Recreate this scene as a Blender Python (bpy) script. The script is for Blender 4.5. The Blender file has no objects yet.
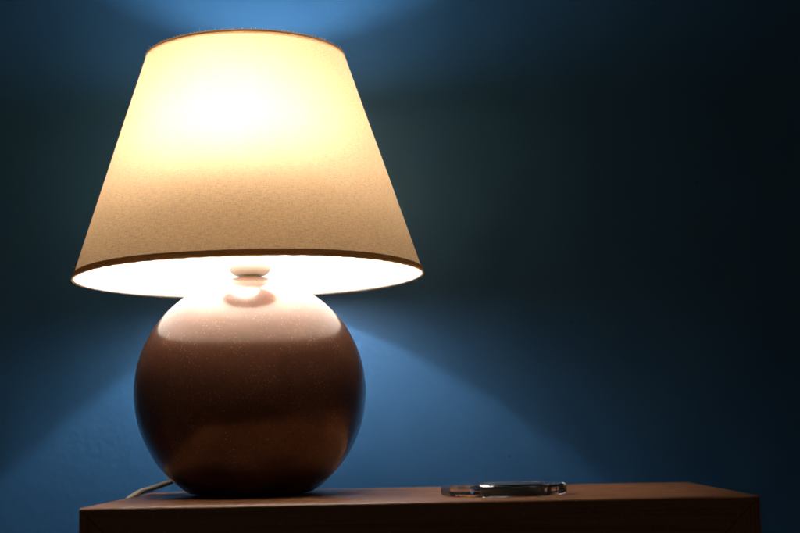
import bpy, bmesh, math, random
from mathutils import Vector, Matrix
random.seed(7)
S = bpy.context.scene
COL = S.collection
PI = math.pi

# ------------------------------------------------------------------ camera
cd = bpy.data.cameras.new('camera')
cam = bpy.data.objects.new('camera', cd)
COL.objects.link(cam)
cd.sensor_width = 36.0
cd.lens = 1319.7 / 800 * 36.0
cd.clip_start = 0.02
cd.clip_end = 50
yaw, pitch, roll = (math.radians(v) for v in (1.1627, 7.2255, 1.1408))
F = Vector((-math.sin(yaw) * math.cos(pitch), math.cos(yaw) * math.cos(pitch), math.sin(pitch)))
Rv = Vector((math.cos(yaw), math.sin(yaw), 0))
Uv = Rv.cross(F)
R2 = Rv * math.cos(roll) - Uv * math.sin(roll)
U2 = Rv * math.sin(roll) + Uv * math.cos(roll)
m = Matrix((R2, U2, -F)).transposed().to_4x4()
m.translation = Vector((0.156, -1.1547, 0.0495))
cam.matrix_world = m
cd.dof.use_dof = True
cd.dof.focus_distance = 1.08
cd.dof.aperture_fstop = 5.0
cd.dof.aperture_blades = 0
S.camera = cam

# ------------------------------------------------------------------ world: a dark room at night
w = bpy.data.worlds.new('World')
S.world = w
w.use_nodes = True
w.node_tree.nodes['Background'].inputs[0].default_value = (1.0, 0.8, 0.62, 1)
w.node_tree.nodes['Background'].inputs[1].default_value = 0.020

S.view_settings.view_transform = 'Standard'
S.view_settings.look = 'None'
S.view_settings.exposure = 0
S.view_settings.gamma = 1
S.view_settings.use_curve_mapping = False
S.render.engine = 'CYCLES'
S.cycles.use_denoising = True
S.cycles.denoiser = 'OPENIMAGEDENOISE'
S.cycles.denoising_input_passes = 'RGB_ALBEDO_NORMAL'
S.cycles.denoising_prefilter = 'ACCURATE'
S.cycles.use_adaptive_sampling = False
S.cycles.max_bounces = 16
S.cycles.diffuse_bounces = 10
S.cycles.glossy_bounces = 6
S.cycles.transmission_bounces = 12
S.cycles.transparent_max_bounces = 12
S.cycles.sample_clamp_indirect = 12
S.cycles.blur_glossy = 0.3

BULB = 690.0
FORWARD = 0.70

# ------------------------------------------------------------------ material helpers
def mat(name):
    mt = bpy.data.materials.new(name)
    mt.use_nodes = True
    nt = mt.node_tree
    nt.nodes.clear()
    out = nt.nodes.new('ShaderNodeOutputMaterial')
    return mt, nt, out

def N(nt, typ, **kw):
    n = nt.nodes.new(typ)
    for k, v in kw.items():
        if k in ('op',):
            n.operation = v
        elif hasattr(n, k) and not k.startswith('i_'):
            setattr(n, k, v)
    return n

def L(nt, a, b):
    nt.links.new(a, b)

def coords(nt, kind='Object', scale=(1, 1, 1), rot=(0, 0, 0)):
    tc = nt.nodes.new('ShaderNodeTexCoord')
    mp = nt.nodes.new('ShaderNodeMapping')
    mp.inputs['Scale'].default_value = scale
    mp.inputs['Rotation'].default_value = rot
    L(nt, tc.outputs[kind], mp.inputs['Vector'])
    return mp.outputs[0]

def noise(nt, vec, scale, detail=3, rough=0.55, dist=0.0):
    n = nt.nodes.new('ShaderNodeTexNoise')
    n.inputs['Scale'].default_value = scale
    n.inputs['Detail'].default_value = detail
    n.inputs['Roughness'].default_value = rough
    n.inputs['Distortion'].default_value = dist
    L(nt, vec, n.inputs['Vector'])
    return n.outputs['Fac']

def ramp(nt, fac, stops):
    r = nt.nodes.new('ShaderNodeValToRGB')
    e = r.color_ramp.elements
    while len(e) < len(stops):
        e.new(0.5)
    for el, (p, c) in zip(e, stops):
        el.position = p
        el.color = (*c, 1) if len(c) == 3 else c
    L(nt, fac, r.inputs[0])
    return r.outputs[0]

def maprange(nt, v, a, b, c, d):
    n = nt.nodes.new('ShaderNodeMapRange')
    for i, x in zip((1, 2, 3, 4), (a, b, c, d)):
        n.inputs[i].default_value = x
    L(nt, v, n.inputs[0])
    return n.outputs[0]

def math_(nt, op, a, b=None):
    n = nt.nodes.new('ShaderNodeMath')
    n.operation = op
    for i, x in enumerate((a, b)):
        if x is None:
            continue
        if isinstance(x, (int, float)):
            n.inputs[i].default_value = x
        else:
            L(nt, x, n.inputs[i])
    return n.outputs[0]

def mixc(nt, fac, a, b, mode='MIX'):
    n = nt.nodes.new('ShaderNodeMix')
    n.data_type = 'RGBA'
    n.blend_type = mode
    for idx, x in ((0, fac), (6, a), (7, b)):
        if isinstance(x, (int, float)):
            n.inputs[idx].default_value = x
        elif isinstance(x, tuple):
            n.inputs[idx].default_value = (*x, 1)
        else:
            L(nt, x, n.inputs[idx])
    return n.outputs[2]

def bump(nt, h, strength, dist):
    n = nt.nodes.new('ShaderNodeBump')
    n.inputs['Strength'].default_value = strength
    n.inputs['Distance'].default_value = dist
    L(nt, h, n.inputs['Height'])
    return n.outputs[0]

def principled(nt, out, **kw):
    p = nt.nodes.new('ShaderNodeBsdfPrincipled')
    for k, v in kw.items():
        k = k.replace('_', ' ')
        s = p.inputs[k]
        if isinstance(v, (int, float)):
            s.default_value = v
        elif isinstance(v, tuple):
            s.default_value = (*v, 1) if len(v) == 3 and s.type == 'RGBA' else v
        else:
            L(nt, v, s)
    L(nt, p.outputs[0], out.inputs[0])
    return p

# ------------------------------------------------------------------ materials
def m_wall():
    mt, nt, out = mat('blue_wall_paint')
    v = coords(nt)
    big = noise(nt, v, 3.0, 3)
    col = mixc(nt, maprange(nt, big, 0.3, 0.7, 0, 1), (0.024, 0.114, 0.286), (0.028, 0.125, 0.306))
    # a few small dark scuffs and pin holes
    vo = nt.nodes.new('ShaderNodeTexVoronoi')
    vo.inputs['Scale'].default_value = 16
    L(nt, v, vo.inputs['Vector'])
    sp = maprange(nt, vo.outputs['Distance'], 0.018, 0.032, 1, 0)
    vw = nt.nodes.new('ShaderNodeSeparateColor')
    L(nt, vo.outputs['Color'], vw.inputs[0])
    sel = maprange(nt, vw.outputs[0], 0.66, 0.68, 0, 0.75)
    spot = math_(nt, 'MULTIPLY', sp, sel)
    col = mixc(nt, spot, col, (0.018, 0.04, 0.075))
    peel = noise(nt, v, 170, 3, 0.5)
    blot = noise(nt, v, 34, 3, 0.55)
    grit = maprange(nt, noise(nt, v, 240, 1, 0.4), 0.70, 0.78, 0, 1)
    h = math_(nt, 'ADD', math_(nt, 'MULTIPLY', peel, 0.35), math_(nt, 'MULTIPLY', blot, 0.9))
    h = math_(nt, 'ADD', h, math_(nt, 'MULTIPLY', grit, 0.08))
    h = math_(nt, 'SUBTRACT', h, math_(nt, 'MULTIPLY', spot, 0.8))
    principled(nt, out, Base_Color=col, Roughness=0.55, Specular_IOR_Level=0.35,
               Normal=bump(nt, h, 0.7, 0.0011))
    return mt

def m_wood(name, axis_scale, dark=1.0):
    mt, nt, out = mat(name)
    v = coords(nt, 'Object', axis_scale)
    v2 = coords(nt, 'Object', tuple(a * 3.1 for a in axis_scale))
    g1 = noise(nt, v, 9.0, 6, 0.62, 1.2)
    g2 = noise(nt, v2, 22.0, 4, 0.6, 0.2)
    a = ramp(nt, g1, [(0.30, (0.15 * dark, 0.058 * dark, 0.022 * dark)),
                      (0.48, (0.255 * dark, 0.108 * dark, 0.043 * dark)),
                      (0.66, (0.33 * dark, 0.150 * dark, 0.065 * dark))])
    pores = maprange(nt, g2, 0.56, 0.68, 0, 0.5)
    col = mixc(nt, pores, a, (0.05 * dark, 0.02 * dark, 0.01 * dark))
    dust = noise(nt, coords(nt), 420, 2, 0.6)
    col = mixc(nt, maprange(nt, dust, 0.62, 0.72, 0, 0.45), col, (0.42, 0.36, 0.30))
    rgh = maprange(nt, noise(nt, coords(nt), 30, 4), 0.3, 0.7, 0.34, 0.48)
    h = math_(nt, 'ADD', math_(nt, 'MULTIPLY', g1, 0.5), math_(nt, 'MULTIPLY', g2, -0.6))
    principled(nt, out, Base_Color=col, Roughness=rgh, Specular_IOR_Level=0.45,
               Normal=bump(nt, h, 0.22, 0.0006))
    return mt

def m_ball():
    mt, nt, out = mat('brown_glazed_ceramic')
    v = coords(nt)
    big = noise(nt, v, 16, 5, 0.6, 0.4)
    fine = noise(nt, v, 240, 4, 0.65)
    col = ramp(nt, big, [(0.32, (0.074, 0.0255, 0.0135)), (0.5, (0.115, 0.040, 0.021)), (0.7, (0.165, 0.060, 0.031))])
    col = mixc(nt, maprange(nt, fine, 0.42, 0.62, 0, 0.45), col, (0.065, 0.025, 0.013))
    # fine pale grains in the glaze and settled dust
    sp = noise(nt, v, 900, 1, 0.5)
    clus = noise(nt, v, 45, 2, 0.5)
    thr = math_(nt, 'ADD', sp, math_(nt, 'MULTIPLY', clus, 0.28))
    grains = maprange(nt, thr, 0.79, 0.89, 0, 0.6)
    col = mixc(nt, grains, col, (0.50, 0.33, 0.20))
    rgh = maprange(nt, noise(nt, v, 60, 4), 0.3, 0.7, 0.278, 0.30)
    # faint turning rings, a soft hand-made waviness
    vr = coords(nt, 'Object', (0.15, 0.15, 4.0))
    rings = noise(nt, vr, 14, 3)
    h = math_(nt, 'ADD', math_(nt, 'MULTIPLY', rings, 0.6), math_(nt, 'MULTIPLY', fine, 0.05))
    principled(nt, out, Base_Color=col, Roughness=rgh, Specular_IOR_Level=0.75,
               Coat_Weight=0.8, Coat_Roughness=0.12, Coat_IOR=1.5, Specular_Tint=(1.0, 0.66, 0.46),
               Normal=bump(nt, h, 0.2, 0.0005))
    return mt

def linen_nodes(nt):
    """uv in metres: u round the shade, v up the slant"""
    vh = coords(nt, 'UV', (190, 1300, 1))
    vv = coords(nt, 'UV', (1300, 190, 1))
    vf = coords(nt, 'UV', (900, 1100, 1))
    vb = coords(nt, 'UV', (40, 40, 1))
    hh = noise(nt, vh, 1.0, 3, 0.6)
    hv = noise(nt, vv, 1.0, 3, 0.6)
    f = noise(nt, vf, 1.0, 2, 0.6)
    b = noise(nt, vb, 1.0, 3, 0.6)
    s = math_(nt, 'ADD', math_(nt, 'MULTIPLY', hh, 1.0), math_(nt, 'MULTIPLY', hv, 0.55))
    s = math_(nt, 'ADD', s, math_(nt, 'MULTIPLY', f, 0.75))
    s = math_(nt, 'ADD', s, math_(nt, 'MULTIPLY', b, 0.1))
    s = math_(nt, 'ADD', s, 0.1)
    # mean about 1.3
    slub = maprange(nt, noise(nt, coords(nt, 'UV', (160, 1100, 1)), 1.0, 1, 0.5), 0.66, 0.76, 0, 1)
    return s, slub

def m_fabric():
    mt, nt, out = mat('linen_shade_cloth')
    s, slub = linen_nodes(nt)
    t = maprange(nt, s, 1.13, 1.47, 0, 1)
    tcol = ramp(nt, t, [(0.0, (0.52, 0.262, 0.075)), (0.5, (0.90, 0.480, 0.145)), (1.0, (1.0, 0.620, 0.23))])
    tcol = mixc(nt, math_(nt, 'MULTIPLY', slub, 0.55), tcol, (0.40, 0.20, 0.07))
    dcol = mixc(nt, t, (0.38, 0.25, 0.10), (0.55, 0.39, 0.17))
    nm = bump(nt, s, 0.4, 0.0004)
    d = nt.nodes.new('ShaderNodeBsdfDiffuse')
    tr = nt.nodes.new('ShaderNodeBsdfTranslucent')
    L(nt, dcol, d.inputs[0]); L(nt, nm, d.inputs['Normal'])
    L(nt, tcol, tr.inputs[0])
    rf = nt.nodes.new('ShaderNodeBsdfRefraction')
    rf.inputs['Roughness'].default_value = 1.0
    rf.inputs['IOR'].default_value = 1.72
    L(nt, mixc(nt, 0.60, tcol, (1.0, 0.915, 0.78)), rf.inputs[0])
    fw = nt.nodes.new('ShaderNodeMixShader')
    fw.inputs[0].default_value = FORWARD
    L(nt, tr.outputs[0], fw.inputs[1]); L(nt, rf.outputs[0], fw.inputs[2])
    mx = nt.nodes.new('ShaderNodeMixShader')
    mx.inputs[0].default_value = 0.73
    L(nt, d.outputs[0], mx.inputs[1]); L(nt, fw.outputs[0], mx.inputs[2])
    L(nt, mx.outputs[0], out.inputs[0])
    return mt

def m_liner():
    mt, nt, out = mat('white_shade_liner')
    d = nt.nodes.new('ShaderNodeBsdfDiffuse')
    tr = nt.nodes.new('ShaderNodeBsdfTranslucent')
    d.inputs[0].default_value = (0.955, 0.945, 0.915, 1)
    n = noise(nt, coords(nt), 30, 3)
    c = mixc(nt, n, (0.92, 0.86, 0.74), (0.96, 0.92, 0.82))
    L(nt, c, tr.inputs[0])
    rf = nt.nodes.new('ShaderNodeBsdfRefraction')
    rf.inputs['Roughness'].default_value = 1.0
    rf.inputs['IOR'].default_value = 1.72
    L(nt, c, rf.inputs[0])
    fw = nt.nodes.new('ShaderNodeMixShader')
    fw.inputs[0].default_value = FORWARD
    L(nt, tr.outputs[0], fw.inputs[1]); L(nt, rf.outputs[0], fw.inputs[2])
    mx = nt.nodes.new('ShaderNodeMixShader')
    mx.inputs[0].default_value = 0.20
    L(nt, d.outputs[0], mx.inputs[1]); L(nt, fw.outputs[0], mx.inputs[2])
    L(nt, mx.outputs[0], out.inputs[0])
    return mt

def m_trim():
    mt, nt, out = mat('folded_linen_edging')
    s, slub = linen_nodes(nt)
    t = maprange(nt, s, 1.02, 1.58, 0, 1)
    col = mixc(nt, t, (0.21, 0.125, 0.055), (0.36, 0.235, 0.12))
    d = nt.nodes.new('ShaderNodeBsdfDiffuse')
    tr = nt.nodes.new('ShaderNodeBsdfTranslucent')
    L(nt, col, d.inputs[0]); L(nt, bump(nt, s, 0.6, 0.0006), d.inputs['Normal'])
    tr.inputs[0].default_value = (0.78, 0.50, 0.26, 1)
    mx = nt.nodes.new('ShaderNodeMixShader')
    mx.inputs[0].default_value = 0.22
    L(nt, d.outputs[0], mx.inputs[1]); L(nt, tr.outputs[0], mx.inputs[2])
    L(nt, mx.outputs[0], out.inputs[0])
    return mt

def m_plain(name, col, rough, spec=0.5, metal=0.0, var=0.12, scale=60, bmp=0.0):
    mt, nt, out = mat(name)
    v = coords(nt)
    n = noise(nt, v, scale, 4)
    c = mixc(nt, n, tuple(x * (1 - var) for x in col), tuple(min(1, x * (1 + var)) for x in col))
    kw = dict(Base_Color=c, Roughness=rough, Specular_IOR_Level=spec, Metallic=metal)
    if bmp:
        kw['Normal'] = bump(nt, n, bmp, 0.0005)
    principled(nt, out, **kw)
    return mt

def m_bulb():
    mt, nt, out = mat('lit_frosted_bulb')
    principled(nt, out, Base_Color=(0.9, 0.9, 0.88), Roughness=0.4,
               Emission_Color=(1.0, 0.90, 0.83), Emission_Strength=BULB)
    return mt

def m_envelope():
    # thin clear lamp glass: mostly see-through, a faint sheen
    mt, nt, out = mat('thin_bulb_glass')
    tr = nt.nodes.new('ShaderNodeBsdfTransparent')
    tr.inputs[0].default_value = (0.96, 0.96, 0.95, 1)
    gl = nt.nodes.new('ShaderNodeBsdfGlossy')
    gl.inputs['Roughness'].default_value = 0.25
    fr = nt.nodes.new('ShaderNodeFresnel')
    fr.inputs[0].default_value = 1.3
    mx = nt.nodes.new('ShaderNodeMixShader')
    L(nt, fr.outputs[0], mx.inputs[0])
    L(nt, tr.outputs[0], mx.inputs[1]); L(nt, gl.outputs[0], mx.inputs[2])
    L(nt, mx.outputs[0], out.inputs[0])
    return mt

def m_glass():
    mt, nt, out = mat('clear_glass')
    n = noise(nt, coords(nt), 160, 2)
    principled(nt, out, Base_Color=(0.97, 0.98, 0.98), Roughness=0.05, IOR=1.49,
               Transmission_Weight=1.0, Normal=bump(nt, n, 0.02, 0.0005))
    return mt

M_WALL = m_wall()
M_WOODX = m_wood('brown_wood_grain_across', (0.5, 20.0, 20.0))
M_WOODZ = m_wood('brown_wood_grain_upright', (20.0, 20.0, 0.5))
M_BALL = m_ball()
M_FAB = m_fabric()
M_LINER = m_liner()
M_TRIM = m_trim()
M_SOCKET = m_plain('cream_plastic', (0.80, 0.73, 0.60), 0.35)
M_BULB = m_bulb()
M_ENV = m_envelope()
M_BRASS = m_plain('dull_brass', (0.62, 0.42, 0.2), 0.35, metal=1.0)
M_WIRE = m_plain('white_coated_wire', (0.75, 0.73, 0.68), 0.4)
M_CORD = m_plain('cream_cord_plastic', (0.82, 0.72, 0.56), 0.42, var=0.06)
M_LINT = m_plain('pale_lint', (0.75, 0.66, 0.52), 0.8)
M_GLASS = m_glass()
M_DISC = m_plain('dark_grey_disc', (0.045, 0.045, 0.048), 0.38, 0.5)
M_RIM = m_plain('dull_steel', (0.35, 0.33, 0.31), 0.3, metal=1.0)
M_FELT = m_plain('black_felt', (0.02, 0.018, 0.016), 0.95)

# ------------------------------------------------------------------ mesh helpers
def link(name, bm, material, parent=None, smooth=True):
    me = bpy.data.meshes.new(name)
    bm.normal_update()
    bm.to_mesh(me)
    bm.free()
    for p in me.polygons:
        p.use_smooth = smooth
    me.materials.append(material)
    o = bpy.data.objects.new(name, me)
    COL.objects.link(o)
    if parent:
        o.parent = parent
    return o

def lathe(prof, seg=128, closed=False, uv=False, R=1.0):
    bm = bmesh.new()
    rings = []
    for r, z in prof:
        if r < 1e-7:
            rings.append([bm.verts.new((0, 0, z))])
        else:
            rings.append([bm.verts.new((r * math.cos(2 * PI * i / seg), r * math.sin(2 * PI * i / seg), z)) for i in range(seg)])
    uvl = bm.loops.layers.uv.new('UVMap') if uv else None
    pairs = list(zip(range(len(rings) - 1), range(1, len(rings))))
    if closed:
        pairs.append((len(rings) - 1, 0))
    acc = [0]
    for (a, b) in zip(prof[:-1], prof[1:]):
        acc.append(acc[-1] + math.hypot(b[0] - a[0], b[1] - a[1]))
    acc.append(acc[-1] + math.hypot(prof[0][0] - prof[-1][0], prof[0][1] - prof[-1][1]))
    for a, b in pairs:
        ra, rb = rings[a], rings[b]
        va, vb = acc[a], acc[b] if b else acc[-1]
        for i in range(seg):
            j = (i + 1) % seg
            if len(ra) == 1 and len(rb) == 1:
                continue
            if len(ra) == 1:
                f = bm.faces.new((ra[0], rb[j], rb[i]))
            elif len(rb) == 1:
                f = bm.faces.new((ra[i], ra[j], rb[0]))
            else:
                f = bm.faces.new((ra[i], ra[j], rb[j], rb[i]))
                if uvl:
                    u0, u1 = 2 * PI * R * i / seg, 2 * PI * R * (i + 1) / seg
                    for lp, c in zip(f.loops, ((u0, va), (u1, va), (u1, vb), (u0, vb))):
                        lp[uvl].uv = c
    bmesh.ops.recalc_face_normals(bm, faces=bm.faces)
    return bm

def tube_into(bm, pts, r, seg=12, caps=True, flat=1.0):
    pts = [Vector(p) for p in pts]
    rings = []
    up = Vector((0, 0, 1))
    for k, p in enumerate(pts):
        a = pts[max(0, k - 1)]; b = pts[min(len(pts) - 1, k + 1)]
        t = (b - a).normalized()
        ref = up if abs(t.dot(up)) < 0.95 else Vector((1, 0, 0))
        s = t.cross(ref).normalized(); n = s.cross(t)
        rr = r[k] if isinstance(r, (list, tuple)) else r
        rings.append([bm.verts.new(p + s * rr * math.cos(2 * PI * i / seg) + n * rr * flat * math.sin(2 * PI * i / seg)) for i in range(seg)])
    for a, b in zip(rings[:-1], rings[1:]):
        for i in range(seg):
            j = (i + 1) % seg
            bm.faces.new((a[i], a[j], b[j], b[i]))
    if caps:
        bm.faces.new(rings[0][::-1]); bm.faces.new(rings[-1])

def bez(P, n=10):
    """Catmull-Rom through the points"""
    P = [Vector(p) for p in P]
    P = [P[0] * 2 - P[1]] + P + [P[-1] * 2 - P[-2]]
    o = []
    for k in range(1, len(P) - 2):
        a, b, c, d = P[k - 1:k + 3]
        for i in range(n):
            t = i / n
            o.append(0.5 * ((2 * b) + (c - a) * t + (2 * a - 5 * b + 4 * c - d) * t * t + (3 * b - a - 3 * c + d) * t ** 3))
    o.append(P[-2])
    return o

def prism_y(poly_xz, y0, y1, bev=0.0007, front_bev=None):
    """profile in x-z extruded along y, front at y0"""
    bm = bmesh.new()
    a = [bm.verts.new((x, y0, z)) for x, z in poly_xz]
    b = [bm.verts.new((x, y1, z)) for x, z in poly_xz]
    bm.faces.new(a); bm.faces.new(b[::-1])
    n = len(a)
    for i in range(n):
        bm.faces.new((a[i], b[i], b[(i + 1) % n], a[(i + 1) % n]))
    bmesh.ops.recalc_face_normals(bm, faces=bm.faces)
    if front_bev:
        top = max(z for _, z in poly_xz)
        ed = [e for e in bm.edges if all(abs(v.co.z - top) < 1e-6 and abs(v.co.y - y0) < 1e-6 for v in e.verts)]
        bmesh.ops.bevel(bm, geom=ed, offset=front_bev, segments=5, profile=0.5, affect='EDGES')
        ed = [e for e in bm.edges if len(e.link_faces) == 2 and e.calc_face_angle(0) > math.radians(40)]
    else:
        ed = list(bm.edges)
    bmesh.ops.bevel(bm, geom=ed, offset=bev, segments=2, profile=0.5, affect='EDGES')
    return bm

def top(o, label, cat):
    o['label'] = label
    o['category'] = cat
    return o

def empty(name, loc, rz=0):
    o = bpy.data.objects.new(name, None)
    o.empty_display_size = 0.05
    COL.objects.link(o)
    o.location = loc
    o.rotation_euler = (0, 0, rz)
    return o

# ------------------------------------------------------------------ the wall (with real thickness)
WALL_Y = 0.168
bm = bmesh.new()
bmesh.ops.create_cube(bm, size=1.0)
for v in bm.verts:
    v.co = Vector((v.co.x * 5.0, WALL_Y + 0.06 + v.co.y * 0.12, 0.35 + v.co.z * 2.7))
wall = link('wall', bm, M_WALL, smooth=False)
wall['kind'] = 'structure'
wall['label'] = 'plain blue painted wall behind the lamp'

# ------------------------------------------------------------------ wooden cabinet
TX0, TX1, TY0, TY1 = -0.1028, 0.3942, -0.1778, 0.090
TH = 0.032
HH = 0.42
cab = empty('wooden_cabinet', ((TX0 + TX1) / 2, (TY0 + TY1) / 2, -HH))
top(cab, 'dark reddish brown wooden cabinet with mitred corners carrying the lamp and the coaster', 'cabinet')
inv = Matrix.Translation(-Vector(cab.location))
def cabpart(name, bm, mt, smooth=False):
    bm.transform(inv)
    o = link(name, bm, mt, cab, smooth)
    return o
g = 0.00025
cabpart('top_panel', prism_y([(TX0, 0), (TX1, 0), (TX1 - TH, -TH), (TX0 + TH, -TH)], TY0, TY1, 0.0004, 0.0026), M_WOODX)
cabpart('side_panel', prism_y([(TX0, -g), (TX0 + TH, -TH - g), (TX0 + TH, -HH + TH), (TX0, -HH)], TY0, TY1, 0.0008), M_WOODZ)
cabpart('side_panel', prism_y([(TX1, -g), (TX1, -HH), (TX1 - TH, -HH + TH), (TX1 - TH, -TH - g)], TY0, TY1, 0.0008), M_WOODZ)
cabpart('bottom_panel', prism_y([(TX0 + g, -HH), (TX0 + TH + g, -HH + TH), (TX1 - TH - g, -HH + TH), (TX1 - g, -HH)], TY0, TY1, 0.0008), M_WOODX)
xa, xb = TX0 + TH + 0.002, TX1 - TH - 0.002
cabpart('door_panel', prism_y([(xa, -TH - 0.002), (xb, -TH - 0.002), (xb, -HH + TH + 0.002), (xa, -HH + TH + 0.002)], TY0 + 0.004, TY0 + 0.022, 0.0010), M_WOODX)

# ------------------------------------------------------------------ table lamp
lamp = empty('table_lamp', (0, 0, 0))
top(lamp, 'lit table lamp with glossy brown ball base and tapered beige linen shade', 'lamp')

# ball base: near-sphere, a little fuller low down, standing on a flat foot
CZ, RB = 0.0888, 0.1005
prof = [(0.0, 0.0006)]
foot = 0.049
prof += [(0.030, 0.0006), (foot - 0.004, 0.0008), (foot - 0.0012, 0.0014)]
a0 = math.asin((0.0022 - CZ) / RB)
nseg = 70
a1 = PI / 2 - 0.095
for i in range(nseg + 1):
    a = a0 + (a1 - a0) * i / nseg
    r = RB * math.cos(a)
    low = max(0.0, -math.sin(a)) ** 3
    prof.append((r + 0.0036 * low, CZ + RB * math.sin(a)))
zt = CZ + RB * math.sin(a1)
prof += [(0.0078, zt + 0.0003), (0.0062, zt + 0.0004), (0.0, zt + 0.0004)]
ball = link('ball_base', lathe(prof, 192), M_BALL, lamp)
link('felt_foot', lathe([(0, 0.0), (0.043, 0.0), (0.043, 0.0007), (0, 0.0007)], 64), M_FELT, ball)
# brass nipple between ball and socket
link('threaded_stem', lathe([(0, zt - 0.002), (0.0070, zt - 0.002), (0.0070, zt + 0.006), (0, zt + 0.006)], 48), M_BRASS, lamp)

# bulb holder
zs = 0.1905
sp = [(0, zs), (0.0120, zs), (0.0138, zs + 0.0006), (0.0172, zs + 0.0034), (0.0186, zs + 0.0064), (0.0190, zs + 0.0090),
      (0.0186, zs + 0.0104), (0.0178, zs + 0.0112), (0.0178, zs + 0.024), (0.0196, zs + 0.0248), (0.0208, zs + 0.0260), (0.0208, zs + 0.0285),
      (0.0196, zs + 0.0297), (0.0176, zs + 0.0302), (0.0168, zs + 0.054), (0.0158, zs + 0.0552), (0.0145, zs + 0.0552),
      (0.0145, zs + 0.040), (0, zs + 0.040)]
sock = link('bulb_socket', lathe(sp, 96), M_SOCKET, lamp)
# bulb: clear pear-shaped glass with a small burning capsule, seated a little askew
zb0 = zs + 0.041
bp = [(0, zb0), (0.0130, zb0), (0.0132, zb0 + 0.010), (0.0150, zb0 + 0.026), (0.0195, zb0 + 0.045)]
cb, rb = zb0 + 0.0800, 0.0290
for i in range(25):
    a = -0.72 + (PI / 2 + 0.72) * i / 24
    bp.append((rb * math.cos(a) if i < 24 else 0.0, cb + rb * math.sin(a)))
ASKEW = Matrix.Translation((0, 0, zb0)) @ Matrix.Rotation(math.radians(-8.5), 4, 'Y') @ Matrix.Rotation(math.radians(-8.0), 4, 'X') @ Matrix.Translation((0, 0, -zb0))
bm = lathe(bp, 64)
bm.transform(ASKEW)
bulb = link('light_bulb', bm, M_ENV, lamp)
cp0 = Vector((0.001, 0, 0.324 - 0.0125))
bm = lathe([(0, 0), (0.007, 0.0008), (0.0120, 0.005), (0.0130, 0.012), (0.0120, 0.0185), (0.0075, 0.0232), (0, 0.025)], 24)
bm.transform(Matrix.Translation(cp0))
bm.transform(ASKEW)
link('burning_capsule', bm, M_BULB, bulb)
zc = cp0.z
bm = lathe([(0, zb0 + 0.003), (0.0115, zb0 + 0.003), (0.0115, zb0 + 0.020), (0.0115, zb0 + 0.040), (0.0122, zc - 0.004), (0.0115, zc - 0.0015), (0, zc - 0.0012)], 48)  # unseen cylinder, added to block the capsule's light down onto the ball top
bm.transform(ASKEW)
link('light_block_stem', bm, M_SOCKET, bulb)

# shade, leaning by under a degree as in the photograph
ZB, ZT, RBt, RTp = 0.1881, 0.3872, 0.1530, 0.0888
TILT = Matrix.Translation((0, 0, ZB)) @ Matrix.Rotation(math.radians(-0.74), 4, 'Y') @ Matrix.Translation((0, 0, -ZB))
def cone(r0, z0, r1, z1, n, seg, uvr):
    pr = [(r0 + (r1 - r0) * i / n, z0 + (z1 - z0) * i / n) for i in range(n + 1)]
    return lathe(pr, seg, uv=True, R=uvr)
bm = cone(RBt, ZB, RTp, ZT, 24, 200, 0.121)
# cloth is never perfectly round: a whisper of waviness
for v in bm.verts:
    a = math.atan2(v.co.y, v.co.x)
    k = 1 + 0.0012 * math.sin(3 * a + 0.7) + 0.0008 * math.sin(7 * a + v.co.z * 30) + 0.0005 * math.sin(17 * a - v.co.z * 60)
    v.co.x *= k; v.co.y *= k
bm.transform(TILT)
shade = link('lampshade', bm, M_FAB, lamp)
bm = cone(RBt - 0.0012, ZB + 0.0002, RTp - 0.0012, ZT - 0.0002, 6, 128, 0.121)
bm.transform(TILT)
link('liner', bm, M_LINER, shade)

def binding(R, z, slope_r, hgt, thick, up):
    """folded cloth edging wrapped over the rim: closed profile"""
    pr = []
    n = 5
    def P(s, off):           # s along the slant away from the rim, off outwards
        return (R + slope_r * s + off, z + up * s)
    for i in range(2, n):
        a = PI * i / n
        pr.append((R - 0.0003 - (thick * 0.4 + 0.0007) * math.cos(a), z - up * 0.0007 * math.sin(a)))
    pr.append(P(0.0006, thick * 0.9))
    pr.append(P(hgt * 0.5, thick * 1.05))
    pr.append(P(hgt * 0.92, thick * 0.85))
    pr.append(P(hgt, thick * 0.35))
    pr.append(P(hgt, 0.00015))
    return pr
sl = (RTp - RBt) / (ZT - ZB)
bm = lathe(binding(RBt, ZB, sl, 0.0050, 0.0009, 1), 256, uv=True, R=0.153)
for v in bm.verts:
    a = math.atan2(v.co.y, v.co.x)
    v.co.z += 0.00022 * math.sin(190 * a) * (1 if v.co.z < ZB + 0.001 else 0.4) + 0.0003 * math.sin(5 * a)
bm.transform(TILT)
link('edge_binding', bm, M_TRIM, shade)
bm = lathe(binding(RTp, ZT, -sl, 0.0015, 0.0005, -1), 200, uv=True, R=0.0888)
bm.transform(TILT)
link('edge_binding', bm, M_TRIM, shade)
# wire frame: ring clamped on the socket, three arms up to the top rim
bm = bmesh.new()
zr = zs + 0.0316
ring = [(0.0205 * math.cos(2 * PI * i / 48), 0.0205 * math.sin(2 * PI * i / 48), zr) for i in range(49)]
tube_into(bm, ring, 0.0011, 8, False)
for a in (math.radians(9), math.radians(171)):
    c, s = math.cos(a), math.sin(a)
    pts = bez([(0.0205 * c, 0.0205 * s, zr), (0.042 * c, 0.042 * s, zr + 0.012), (0.070 * c, 0.070 * s, zr + 0.085),
               ((RTp - 0.004) * c, (RTp - 0.004) * s, ZT - 0.004)], 8)
    tube_into(bm, pts, 0.0009, 8)
rim = [((RTp - 0.0035) * math.cos(2 * PI * i / 96), (RTp - 0.0035) * math.sin(2 * PI * i / 96), ZT - 0.004) for i in range(97)]
tube_into(bm, rim, 0.0009, 6, False)
bm.transform(TILT)
link('wire_frame', bm, M_WIRE, shade)

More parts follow.
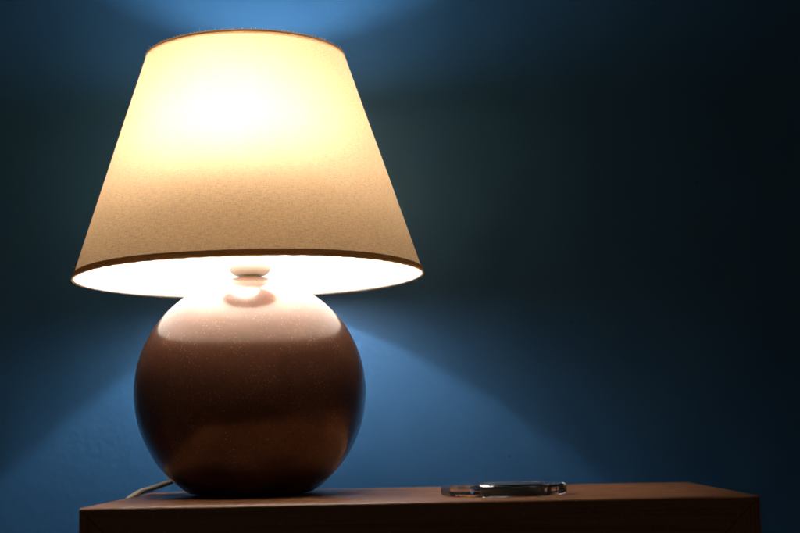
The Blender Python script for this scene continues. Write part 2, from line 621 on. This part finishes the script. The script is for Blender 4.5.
# loose fibres standing off the cloth and its rims
bm = bmesh.new()
rnd = random.Random(11)
def fibre(p, d, ln):
    p = Vector(p); d = Vector(d).normalized()
    side = Vector((rnd.uniform(-1, 1), rnd.uniform(-1, 1), rnd.uniform(-1, 1))) * ln * 0.45
    q = [p - d * 0.0003, p + d * ln * 0.5 + side * 0.3, p + d * ln + side]
    tube_into(bm, q, [0.00009, 0.00008, 0.00005], 4, False)
nslope = Vector((1, 0, -sl)).normalized()
for k in range(760):
    a = rnd.uniform(0, 2 * PI)
    if k < 240:
        t = 1.0
    elif k < 330:
        t = 0.0
    else:
        t = rnd.random()
    z = ZB + (ZT - ZB) * t
    r = RBt + (RTp - RBt) * t
    up = 1.2 if t == 1.0 else (-0.9 if t == 0.0 else rnd.uniform(-0.3, 0.6))
    off = 0.0004
    fibre(((r + off) * math.cos(a), (r + off) * math.sin(a), z + (0.0008 if t == 1.0 else -0.0008 if t == 0.0 else 0)),
          (math.cos(a) * 0.9, math.sin(a) * 0.9, up), rnd.uniform(0.0003, 0.0011) * (2.4 if rnd.random() < 0.07 else 1))
bm.transform(TILT)
fb = link('loose_fibres', bm, M_LINT, shade)
fb['kind'] = 'stuff'

# mains cord: out of the back of the ball, over the left edge of the cabinet and down
bm = bmesh.new()
cp = bez([(-0.030, 0.075, 0.030), (-0.052, 0.070, 0.0215), (-0.072, 0.055, 0.0135), (-0.090, 0.028, 0.0065), (-0.1005, 0.006, 0.0024),
          (-0.1085, -0.010, -0.0080), (-0.1110, -0.010, -0.035), (-0.1120, 0.010, -0.12), (-0.1150, 0.060, -0.30), (-0.12, 0.08, -0.45)], 10)
tube_into(bm, cp, 0.0032, 14, True, 0.75)
link('cord', bm, M_CORD, lamp)

# ------------------------------------------------------------------ glass coaster with a dark round centre
cx, cy, cr = 0.2130, -0.098, 0.0475
coaster = empty('glass_coaster', (cx, cy, 0.0), math.radians(14))
top(coaster, 'small clear glass coaster with dark round centre lying right of the lamp', 'coaster')
HC = 0.0091
seg = 192
ri = 0.0265
offx = 0.0060
def octr(a, r0):
    """octagon with rounded corners and flat sides"""
    k = PI / 4
    b = ((a + k / 2) % k) - k / 2
    rr = r0 / math.cos(b)
    return min(rr, r0 * 1.052)
bm = bmesh.new()
levels = [(-0.0022, 0.0), (-0.0004, 0.0010), (0.0, 0.0022), (0.0, HC - 0.0026), (-0.0010, HC - 0.0010), (-0.0034, HC)]
outer = []
for off, z in levels:
    outer.append([bm.verts.new(((octr(2 * PI * i / seg, cr * 0.985) + off) * math.cos(2 * PI * i / seg) * 1.02,
                                (octr(2 * PI * i / seg, cr * 0.985) + off) * math.sin(2 * PI * i / seg) * 0.90, z + 0.0003)) for i in range(seg)])
# recess for the disc in the top
inner = []
for r, z in ((ri + 0.0008, HC), (ri, HC - 0.0009), (ri, 0.0016)):
    inner.append([bm.verts.new((offx + r * math.cos(2 * PI * i / seg), r * math.sin(2 * PI * i / seg) , z + 0.0003)) for i in range(seg)])
loops = outer + inner
for A, B in zip(loops[:-1], loops[1:]):
    for i in range(seg):
        j = (i + 1) % seg
        bm.faces.new((A[i], A[j], B[j], B[i]))
bm.faces.new(outer[0][::-1])
bm.faces.new(inner[-1])
bmesh.ops.recalc_face_normals(bm, faces=bm.faces)
gl = link('glass_body', bm, M_GLASS, coaster, smooth=False)
# dark disc in the recess
def shifted_lathe(pr, sg=96):
    b = lathe(pr, sg)
    b.transform(Matrix.Translation((offx, 0, 0)))
    return b
rd = ri - 0.0006
link('dark_disc', shifted_lathe([(0, 0.0024), (rd, 0.0024), (rd, HC - 0.0004), (rd - 0.0010, HC + 0.0002), (rd - 0.004, HC + 0.0004), (0, HC + 0.0004)]), M_DISC, coaster, smooth=True)
